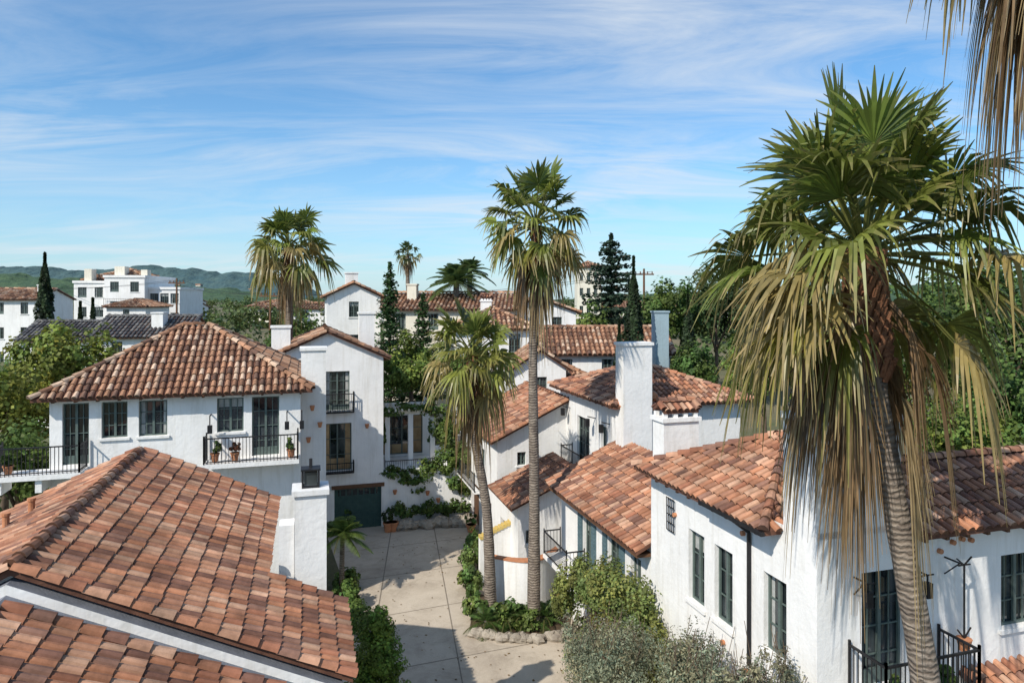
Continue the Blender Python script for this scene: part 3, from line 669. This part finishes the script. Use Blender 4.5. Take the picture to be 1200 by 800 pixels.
# ---------------------------------------------------------------- HOUSE D + E
h=House('large_white_villa')
pl,rg=hip(9.2,14.8,12.25,18.2,7.6,8.85); roof('roof',h.e,pl,rg,seed=71,sp=.23,co=.36)
h.wallseg(F0,(9.66,18.0),(9.66,11.2),0,7.72,[(18-15.95,18-15.2,4.6,6.45,'win'),(18-14.75,18-14.0,4.62,6.45,'win'),(18-12.85,18-12.1,4.8,6.5,'win')])
h.wallseg(F0,(14.4,18.0),(9.66,18.0),0,7.72)
for b_ in np.arange(12.6,18,.55): lbox(h.A('wood'),F0,9.26,9.66,b_-.04,b_+.04,7.42,7.5)
h.chimney(F0,9.85,11.0,17.6,18.25,7,9.05,True)
W=h.A('white'); lbox(W,F0,9.66,11.75,11.2,12.2,7.72,10.0); lbox(W,F0,9.60,11.81,11.14,12.26,10.0,10.12)
lbox(W,F0,9.9,11.5,11.4,12.0,10.12,10.5)
h.wallseg(F0,(9.66,11.2),(22,11.2),0,7.85,[(10.75-9.66,11.85-9.66,4.6,6.95,'door'),(14.5-9.66,15.6-9.66,5.3,6.9,'win'),(18-9.66,19-9.66,5.3,6.9,'win')])
pl,rg=gable(11.77,22.4,10.75,14.9,7.75,8.65,'a'); roof('wing_roof',h.e,pl,rg,seed=72,sp=.23,co=.36)
for a in np.arange(12.0,22,.55): lbox(h.A('wood'),F0,a-.04,a+.04,10.8,11.2,7.57,7.645)
roof('lower_roof',h.e,[[(13.3,9.6,4.0),(20,9.6,4.0),(20,11.19,4.6),(13.3,11.19,4.6)]],[],seed=73,sp=.23,co=.36)
lbox(W,F0,13.6,20,9.9,11.19,0,3.98)
lbox(W,F0,10.35,12.75,10.2,11.19,4.4,4.58)
h.rail(F0,[(10.4,11.15),(10.4,10.25),(12.7,10.25),(12.7,11.15)],4.58,1.0,.11)
I=h.A('iron')
def bracket(a,z,out,drop):
    I.bar(F0(a,11.19,z),F0(a,11.19-out,z),.014); I.bar(F0(a,11.19,z-.35),F0(a,11.19-out*.8,z),.011); I.bar(F0(a-.16,11.19-out,z),F0(a+.16,11.19-out,z),.012); I.bar(F0(a,11.19-out,z),F0(a,11.19-out,z-drop),.014)
bracket(12.9,7.05,.45,1.5); bracket(10.55,6.9,.35,.15); bracket(12.05,6.9,.35,.15)
for a in (10.55,12.05): lbox(h.A('iron'),F0,a-.07,a+.07,10.77,10.91,6.45,6.75)
for s_ in (-1,1):
    I.bar(F0(12.9,10.74,5.55),F0(12.9+s_*.18,10.74,5.75),.012); I.bar(F0(12.9,10.74,7.05),F0(12.9+s_*.2,10.74,7.2),.012)
T=h.A('terra'); q=F0(12.9,10.74,0); T.tube([(q[0],q[1],5.3),(q[0],q[1],5.52),(q[0],q[1],5.55)],[.09,.14,.15],12)
for a,z in ((13.1,7.35),(13.35,7.4),(13.6,7.35),(12.75,7.2)): T.tube([F0(a,11.25,z),F0(a,11.12,z)],[.055,.055],10)
for b_,z in ((14.35,4.2),(13.4,4.0),(16.6,6.6),(13.55,7.1)): T.tube([F0(9.7,b_,z),F0(9.58,b_,z)],[.06,.06],10)
B=h.A('iron'); B.bar(F0(9.2,13.3,7.5),F0(9.6,13.3,7.2),.035); B.bar(F0(9.6,13.3,7.2),F0(9.6,13.3,4.2),.035); 
B.bar(F0(9.15,12.2,7.56),F0(9.15,14.6,7.56),.045)
for i in range(5): I.bar(F0(9.6,17.0-i*.1,6.1),F0(9.6,17.0-i*.1,7.0),.01)
for i in range(5): I.bar(F0(9.6,17.0,6.1+i*.22),F0(9.6,16.6,6.1+i*.22),.01)
h.done()
for a in (11.0,12.2):
    q=F0(a,10.5,0); pot('potted_plant',q[0],q[1],4.585,.16,.28,True,G_MID,int(a*3),.35)
# ---------------------------------------------------------------- background buildings
def bg(name,X,Y,w,d,z0,ze,zr_,kind,ang=TH,wall='white',pal=PALB,seed=0,ops=None,ch=None,sp=.34):
    h=House(name,wall); F=Frame(X,Y,ang)
    o={'F':[]}
    if ops is None:
        rng=R0(seed); nn=max(1,int(w/2.6))
        for i in range(nn):
            a=-w/2+(i+.5)*w/nn; z=ze-.35
            while z-1.4>z0+.6 and z>ze-6.5: o['F'].append((a-.42,a+.42,z-1.35,z,'win' if rng.rand()<.75 else 'door')); z-=2.9
        nn=max(1,int(d/3)); o['L']=[]
        for i in range(nn):
            a=(i+.5)*d/nn; o['L'].append((a-.4,a+.4,ze-1.7,ze-.4,'win'))
    else: o=ops
    h.roofed(F,-w/2,w/2,0,d,z0,ze,zr_,kind,o,.4,sp=sp,co=.5,pal=pal,seed=seed)
    for c in (ch or []): h.chimney(F,*c)
    h.done(); return h
bg('white_hillside_house',-13.9,60,4.6,7,2,12.6,13.9,'gb',seed=81,ch=[(-.6,.5,2,3,12,14.9,False)])
bg('long_white_house',-5.2,57,11,8,2,11.6,13.0,'ga',ang=-.05,seed=82,wall='cream',ch=[(-4,-3.2,2,3,12,13.8,False)])
bg('white_gabled_house',2.2,58,6.5,8,2,11.3,12.6,'gb',ang=.05,seed=83)
bg('cupola_house',-1.2,49.5,5.6,6,2,10.3,11.8,'hip',ang=.1,seed=84,ch=[(-.9,-.1,2.6,3.4,11,12.4,True)])
bg('red_roof_house',6.6,47,8.6,6,0,8.7,10.4,'ga',ang=.02,seed=85)
bg('small_gabled_house',1.7,41.5,3.2,5,0,8.1,9.4,'gb',ang=.1,seed=86,sp=.3)
bg('flat_white_house',3.2,46,2.5,3,0,7.4,8.2,'hip',ang=.1,seed=88)
bg('grey_roof_house',-30,55,7,6,1,9.4,11.0,'ga',ang=.1,pal=PALG,seed=87,ch=[(.5,1.4,1,2,9,11.4,False)])
bg('grey_roof_house',-40,60,6,6,1,8.8,10.4,'ga',ang=.1,pal=PALG,seed=187)
bg('white_corner_house',-60,80,8,8,4,12.4,13.7,'ga',ang=.1,seed=88,ch=[(3,3.8,2,3,12,14.2,False)])
bg('white_corner_house',-52,92,5,8,4,11.4,12.4,'hip',ang=.1,seed=188)
h=House('stucco_chimney','blue'); h.chimney(Frame(9.9,45,.1),-.45,.45,0,.9,0,11.7,False); h.done()
h=House('white_apartment_building'); F=Frame(-57,100,.12)
def blk(a0,a1,b0,b1,z1,cols,rows):
    ops=[]
    for i in range(cols):
        a=a0+(i+.5)*(a1-a0)/cols
        for j in range(rows):
            z=z1-.6-j*2.9
            if z-1.6>7: ops.append((a-.6,a+.6,z-1.5,z,'win' if (i+j)%3 else 'door'))
    h.box(F,a0,a1,b0,b1,6,z1,{'F':ops}); lbox(h.A('white'),F,a0-.15,a1+.15,b0-.15,b1+.15,z1,z1+.35)
blk(-7.2,-2.6,1,12,14.8,2,3); blk(-2.55,3,0,12,15.6,2,3); blk(3.05,7.4,1.5,12,13.9,3,3)
roof('roof',h.e,*hip(-4,2,2,8,15.97,17.0),F,sp=.4,co=.5,pal=PALB,seed=3)
roof('roof',h.e,*hip(-7.2,-4.2,3,8,15.2,16.0),F,sp=.4,co=.5,pal=PALB,seed=4)
lbox(h.A('cream'),F,-1.8,-.4,1.5,3,15.97,17.3); lbox(h.A('cream'),F,-6,-5,1.5,3,15.17,16.9); lbox(h.A('cream'),F,2.1,3,1,2.4,15.97,16.8)
for b_ in (11.6,): h.rail(F,[(-2.5,-.3),(3,-.3)],b_,.9,.25); lbox(h.A('white'),F,-2.5,3,-.4,0,b_-.2,b_)
h.done()
h=House('white_tower_building','cream'); F=Frame(13,115,0); ops=[(-1.6+i*1.2,-1.0+i*1.2,z,z+1.3,'win') for i in range(3) for z in (10,13,15.6)]
h.box(F,-2,2,0,5,6,17.8,{'F':ops}); roof('roof',h.e,*hip(-2.3,2.3,-.3,5.3,17.8,18.8),F,sp=.4,co=.5,pal=PALB,seed=5); h.done()
rng=R0(77)
spots=[(-42,125),(-34,118),(-50,140),(-28,150),(-20,130),(-75,150),(-60,170),(-38,175),(-15,160),(20,130),(34,120),(-90,180),(-10,190),(48,140)]
for i,(x,y) in enumerate(spots):
    zt=float(ground_z(x,y)); bg('town_house',x,y,rng.uniform(7,12),7,zt,zt+rng.uniform(2.6,3.4),zt+rng.uniform(3.9,4.8),'ga' if i%2 else 'hip',ang=rng.uniform(-.3,.3),seed=200+i,wall='cream' if i%3==0 else 'white',sp=.5)
bl=[]
for i in range(170):
    y=rng.uniform(72,270); x=rng.uniform(-.78,.65)*y; z=float(ground_z(x,y)); r=rng.uniform(1.8,3.6); hh=rng.uniform(2.2,4.2)
    if abs(x+56)<11 and y<104: continue
    bl.append((x,y,z+hh*.45,r*1.2,r,hh*.62))
q,c=crown(bl,44000,.62,(.10,.15,.05),9,nsub=8,sub=.5); mkquads('distant_trees',q,c,M['leaf'])
def pole(x,y,z0,z1):
    A=Acc(); A.tube([(x,y,z0),(x,y,z1)],[.16,.11],8); A.box8([(x-1.1,y-.06,z1-.7),(x+1.1,y-.06,z1-.7),(x+1.1,y+.06,z1-.7),(x-1.1,y+.06,z1-.7),(x-1.1,y-.06,z1-.55),(x+1.1,y-.06,z1-.55),(x+1.1,y+.06,z1-.55),(x-1.1,y+.06,z1-.55)])
    for d in (-.9,-.4,.4,.9): A.bar((x+d,y,z1-.55),(x+d,y,z1-.3),.05)
    A.build('utility_pole',M['wood'])
pole(-44.2,90,6,15.2); pole(-24.8,70,3,13.4); pole(14.5,75,4,15.8)
A=Acc()
def wire(p,q,sag):
    P=[]
    for i in range(13):
        t=i/12; P.append((p[0]+(q[0]-p[0])*t,p[1]+(q[1]-p[1])*t,p[2]+(q[2]-p[2])*t-sag*4*t*(1-t)))
    for a_,b_ in zip(P[:-1],P[1:]): A.bar(a_,b_,.018)
for d in (-.9,.9):
    wire((-44.2+d,90,14.9),(-24.8+d,70,13.1),.7); wire((-24.8+d,70,13.1),(14.5+d,75,15.5),1.2); wire((-44.2+d,90,14.9),(-90,110,15),1)
A.build('overhead_wires',M['iron'])
# ---------------------------------------------------------------- trees
tree('deciduous_tree',-24.6,38,0,11.8,2.7,G_YEL,.24,6500,1)
tree('deciduous_tree',-28,40,0,10.2,2.8,G_MID,.26,4500,2)
tree('deciduous_tree',-24.6,33,0,10.2,2.5,G_YEL,.22,5500,3)
tree('deciduous_tree',-20.6,28.5,0,7.9,2.1,G_MID,.19,5500,4)
tree('deciduous_tree',-21.5,26,0,6.0,1.9,G_DARK,.17,5000,14)
tree('deciduous_tree',-33,50,0,10.4,3,G_BR,.3,3500,15)
tree('deciduous_tree',-6.4,43,0,10.8,1.9,G_BR,.2,6500,5)
tree('deciduous_tree',-3.4,46,0,9.8,2.0,G_BR,.22,4500,6)
tree('deciduous_tree',-1.2,41,0,7.0,1.8,G_MID,.2,4500,7)
tree('deciduous_tree',2.4,52,0,9.5,2,G_DARK,.24,3500,77)
tree('deciduous_tree',8.5,72,3,12.6,3.4,G_BR,.34,4500,8)
tree('deciduous_tree',13.5,60,2,15.0,3.4,G_MID,.3,6500,9)
tree('deciduous_tree',18.5,62,2,17.2,4.6,G_DARK,.32,8000,10)
tree('deciduous_tree',11.4,42,0,10.0,1.6,G_MID,.2,5000,11)
tree('deciduous_tree',13.6,37,0,11.6,2.3,G_BR,.2,8000,12)
tree('deciduous_tree',17.5,36,0,12.2,2.9,G_YEL,.22,8000,13)
tree('deciduous_tree',22.5,36,0,14.5,4.0,G_MID,.25,9000,16)
tree('deciduous_tree',27.5,38,0,16.0,4.5,G_MID,.27,9000,17)
tree('deciduous_tree',16.6,25,0,9.6,2.2,G_BR,.17,7000,18)
tree('deciduous_tree',21,27,0,11.5,2.8,G_MID,.2,8000,19)
tree('deciduous_tree',-17,52,0,10.6,2.4,G_MID,.28,3500,20)
tree('deciduous_tree',-20,64,2,12.0,2.8,G_MID,.32,3500,21)
cypress('cypress_tree',7.75,43.5,0,15.2,1.15,seed=1,n=7500); cypress('cypress_tree',6.6,42,0,11.2,.8,seed=2); cypress('cypress_tree',11.6,45,0,12.8,1.1,seed=3,n=5000)
cypress('cypress_tree',-47.9,70,4,17.2,1.15,seed=4,s=.34,n=4500); cypress('cypress_tree',-43.6,71,4,12.6,.5,seed=5,s=.3); cypress('cypress_tree',-44.9,71,4,12.2,.45,seed=6,s=.3)
conifer('norfolk_pine',-9.3,52,2,15.2,2.3,17,1,(.055,.11,.04),.1,.26,55,irr=.35); conifer('norfolk_pine',-6.9,53,2,12.9,2.0,13,2,(.055,.11,.04),.1,.26,55,irr=.35)
conifer('dark_pine',10.9,75,4,19.6,3.6,16,3,(.04,.07,.045),.05,.42,75,9,.5,.5)
# ---------------------------------------------------------------- palms
fanpalm('fan_palm',[(7.25,11,0),(6.95,11,3.5),(6.67,11,6.3),(6.19,11,9.06),(5.78,11,11.5),(5.66,11,13.1)],[.30,.26,.215,.185,.19,.22],2.95,66,34,38,1,-36,.72,190,dz=.62,de=(-60,-18),dsp=(30,75),thin=(-78,34),brown=.5,dr=.9)
fanpalm('fan_palm',[(7.3,8.4,0),(7.3,8.4,9),(6.95,8.4,18.0)],[.26,.2,.18],2.1,18,30,30,2,-15,1.0,30,dz=.25,de=(-55,-10),brown=.9,green=(.2,.2,.06))
fanpalm('fan_palm',[(.82,26,0),(.85,26,5),(.80,26,10),(.90,26,15.2)],[.27,.20,.17,.16],2.5,46,14,22,3,-50,.85,40,dz=.3)
fanpalm('fan_palm',[(-.85,27.2,0),(-1.0,27.2,4),(-1.55,27.2,7.4),(-1.58,27.2,10.1)],[.25,.19,.17,.16],2.4,46,14,22,4,-46,.9,40,(.17,.21,.045),dz=.35)
fanpalm('fan_palm',[(-13.75,42,0),(-13.7,42,8),(-13.75,42,15.6)],[.3,.22,.2],3.1,46,12,20,5,-42,.8,30,dz=.2)
fanpalm('fan_palm',[(-12.2,80,5),(-12.2,80,17.6)],[.25,.2],1.9,26,8,12,6,-40,.8,10,(.09,.13,.04),dz=.2)
fanpalm('fan_palm',[(-24.5,76,5),(-24.5,76,13.2)],[.2,.18],1.4,20,6,12,7,-30,.8,10,dz=.2)
fanpalm('fan_palm',[(-36,110,6),(-36,110,12.6)],[.2,.18],1.6,20,6,10,8,-30,.8,10,dz=.2)
featherpalm('feather_palm',[(-4.9,60,2),(-4.9,60,14.0)],[.3,.25],3.0,34,1,lw=.05)
featherpalm('feather_palm',[(-4.0,66,2),(-4.1,66,15.2)],[.3,.25],2.4,24,5,lw=.05)
featherpalm('feather_palm',[(-7.2,28.8,0),(-7.15,28.8,2.6)],[.12,.09],1.35,22,2,(.15,.22,.055))
# ---------------------------------------------------------------- near planting
shrub('conical_shrub',[(-4.0,20,.9,.95,.95,1.0),(-4.0,20,1.9,.8,.8,.9),(-4.0,20,2.75,.55,.55,.75)],17000,.085,(.15,.24,.04),3,nsub=45)
shrub('hedge_shrub',[(-6.1,25.5,.6,.7,1.2,.7),(-6.7,27.5,.5,.6,1,.6),(-7.1,29.3,.4,.5,.9,.5)],5000,.13,(.13,.21,.05),4)
shrub('palm_bed_shrubs',[(.1,26,.45,.6,.5,.55),(-.5,26.3,.45,.6,.5,.5),(-1.5,26.8,.45,.5,.5,.5),(.5,25.8,.4,.5,.4,.5),(1.5,26.4,.4,.5,.5,.4),(-1.8,29,.5,.5,1,.7),(-1.9,32,.4,.5,.9,.5),(-1.95,34.5,.35,.4,.8,.45)],7500,.14,(.12,.19,.05),5)
rk=[]
for i in range(16):
    t=i/15; rk.append((-1.3+3.3*t,25.3-.4*math.sin(t*3)+rng.uniform(-.1,.1),.12,rng.uniform(.14,.28)))
rocks('bed_rocks',rk,7)
A=Acc(); A.poly([(x,y,.03) for x,y in [(-1.6,25.4),(.2,25.0),(2.1,25.3),(2.3,26.6),(.4,28),(-1.6,29)]]); A.build('planting_bed',stdmat('soil',(.05,.035,.02),(.12,.08,.05),4))
for i in range(4): featherpalm('cycad',[( -1.0+i*.75,25.75+.12*i,0),(-1.0+i*.75,25.75+.12*i,.35)],[.1,.09],.95,18,30+i,(.09,.16,.04),18,.02)
hb=[]
for a,b_,z,r_,rz in ((9.0,20.2,3.2,.9,.9),(8.9,19.2,3.4,.9,1.0),(9.0,18.2,3.6,.9,1.0),(8.9,17.2,3.3,.85,1.0),(8.9,16.4,2.8,.8,1.0),(8.7,21.3,2.9,.8,.9),(8.6,22.2,2.2,.7,.9),(8.6,19.5,1.6,.9,1.3),(8.6,17.6,1.5,.9,1.3)):
    q=F0(a,b_,z); hb.append((q[0],q[1],z,r_*.85,r_,rz))
shrub('tall_hedge',hb,22000,.10,(.20,.25,.075),8,nsub=34)
def olive(name,a,b_,z0,top,r,seed):
    q=F0(a,b_,0); rng=R0(seed); e=empty(name); bl=[]
    for i in range(6):
        t=rng.uniform(0,6.28); rr=rng.uniform(.2,.75)*r; bl.append((q[0]+math.cos(t)*rr,q[1]+math.sin(t)*rr,top-.75+rng.uniform(-.5,.2),r*.55,r*.55,.75))
    Q,C=crown(bl,12000,.085,G_OLV,seed,sub=.42,asp=.2,nsub=26); mkquads('crown',Q,C,M['leaf'],e); A=Acc()
    A.tube([(q[0],q[1],0),(q[0]+.1,q[1],top-2)],[.16,.1],8)
    for b in bl: A.tube([(q[0]+.1,q[1],top-2),(b[0],b[1],b[2])],[.06,.02],6)
    for i in range(40):
        b=bl[i%6]; p=Vector((b[0]+rng.uniform(-.5,.5)*r*.8,b[1]+rng.uniform(-.5,.5)*r*.8,b[2]+.3)); A.bar(p,p+Vector((rng.uniform(-.3,.3),rng.uniform(-.3,.3),.65)),.005)
    A.build('trunk',M['trunk'],e)
olive('olive_tree',7.6,15.4,0,4.5,1.5,1); olive('olive_tree',8.3,13.2,0,5.0,1.25,2); olive('olive_tree',7.9,17.3,0,3.6,1.1,3); olive('olive_tree',8.6,11.9,0,5.35,.9,4)
for i,(x,y) in enumerate([(1.9,28.6),(2.5,24.7),(-6.2,24.0),(-8.9,37.0),(3.2,27.4),(-2.2,36.6)]): pot('potted_plant',x,y,.015,.26,.4,True,G_MID,50+i,.7)
# ---------------------------------------------------------------- light, sky, camera
S=Vector((-.58,-.72,0)).normalized(); el=math.radians(42); S=Vector((S.x*math.cos(el),S.y*math.cos(el),math.sin(el)))
sd=bpy.data.lights.new('sun','SUN'); sd.energy=5.0; sd.angle=math.radians(.5); sd.color=(1,.935,.83)
so=bpy.data.objects.new('sun',sd); link(so); so.rotation_euler=(-S).to_track_quat('-Z','Y').to_euler()
w=bpy.data.worlds.new('World'); scene.world=w; w.use_nodes=True; nt=w.node_tree; bgn=nt.nodes['Background']
sky=nt.nodes.new('ShaderNodeTexSky'); sky.sky_type='NISHITA'; sky.sun_disc=False; sky.sun_elevation=el; sky.sun_rotation=math.atan2(S.x,S.y)
sky.air_density=1.0; sky.dust_density=.4; sky.ozone_density=2.5
tc=nt.nodes.new('ShaderNodeTexCoord'); sx=nt.nodes.new('ShaderNodeSeparateXYZ'); nt.links.new(tc.outputs['Generated'],sx.inputs[0])
def mth(op,a,b=None):
    x=nt.nodes.new('ShaderNodeMath'); x.operation=op
    for i,v in enumerate((a,b)):
        if v is None: continue
        if isinstance(v,(int,float)): x.inputs[i].default_value=v
        else: nt.links.new(v,x.inputs[i])
    return x.outputs[0]
gain=nt.nodes.new('ShaderNodeMix'); gain.data_type='RGBA'; gain.blend_type='MULTIPLY'; gain.inputs[0].default_value=1
nt.links.new(sky.outputs[0],gain.inputs[6]); gain.inputs[7].default_value=(.62,1.02,1.22,1)
zz=mth('ADD',mth('MAXIMUM',sx.outputs[2],0),.12)
cb=nt.nodes.new('ShaderNodeCombineXYZ'); nt.links.new(mth('DIVIDE',sx.outputs[0],zz),cb.inputs[0]); nt.links.new(mth('DIVIDE',sx.outputs[1],zz),cb.inputs[1])
mp=nt.nodes.new('ShaderNodeMapping'); mp.inputs['Rotation'].default_value=(0,0,.55); mp.inputs['Scale'].default_value=(.38,1.15,1); nt.links.new(cb.outputs[0],mp.inputs[0])
n1=noise(nt,1.7,9,.64,mp.outputs[0],.9); mp2=nt.nodes.new('ShaderNodeMapping'); mp2.inputs['Scale'].default_value=(.35,.5,1); nt.links.new(cb.outputs[0],mp2.inputs[0]); n2=noise(nt,.9,3,.5,mp2.outputs[0])
r1=ramp(nt,n1.outputs['Fac'],[(.40,(0,0,0)),(.70,(1,1,1))]); r2=ramp(nt,n2.outputs['Fac'],[(.36,(.12,.12,.12)),(.58,(1,1,1))])
f=mth('MULTIPLY',mth('MULTIPLY',r1.outputs[0],r2.outputs[0]),.9)
hz=mth('MULTIPLY',mth('POWER',mth('SUBTRACT',1.0,mth('MINIMUM',mth('MAXIMUM',sx.outputs[2],0),1)),7),.7)
mh=nt.nodes.new('ShaderNodeMix'); mh.data_type='RGBA'; nt.links.new(hz,mh.inputs[0]); nt.links.new(gain.outputs[2],mh.inputs[6]); mh.inputs[7].default_value=(4.4,5.3,6.0,1)
mx=nt.nodes.new('ShaderNodeMix'); mx.data_type='RGBA'; nt.links.new(f,mx.inputs[0]); nt.links.new(mh.outputs[2],mx.inputs[6]); mx.inputs[7].default_value=(5.7,6.1,6.5,1)
nt.links.new(mx.outputs[2],bgn.inputs['Color']); bgn.inputs['Strength'].default_value=.138
cd=bpy.data.cameras.new('camera'); cd.lens=24; cd.sensor_width=36; cd.shift_y=-50/1200; cd.clip_end=6000; cd.clip_start=.1
co=bpy.data.objects.new('camera',cd); link(co); co.location=(0,0,H); co.rotation_euler=(math.radians(90),0,0); scene.camera=co
scene.view_settings.view_transform='Standard'; scene.view_settings.look='None'; scene.view_settings.exposure=0
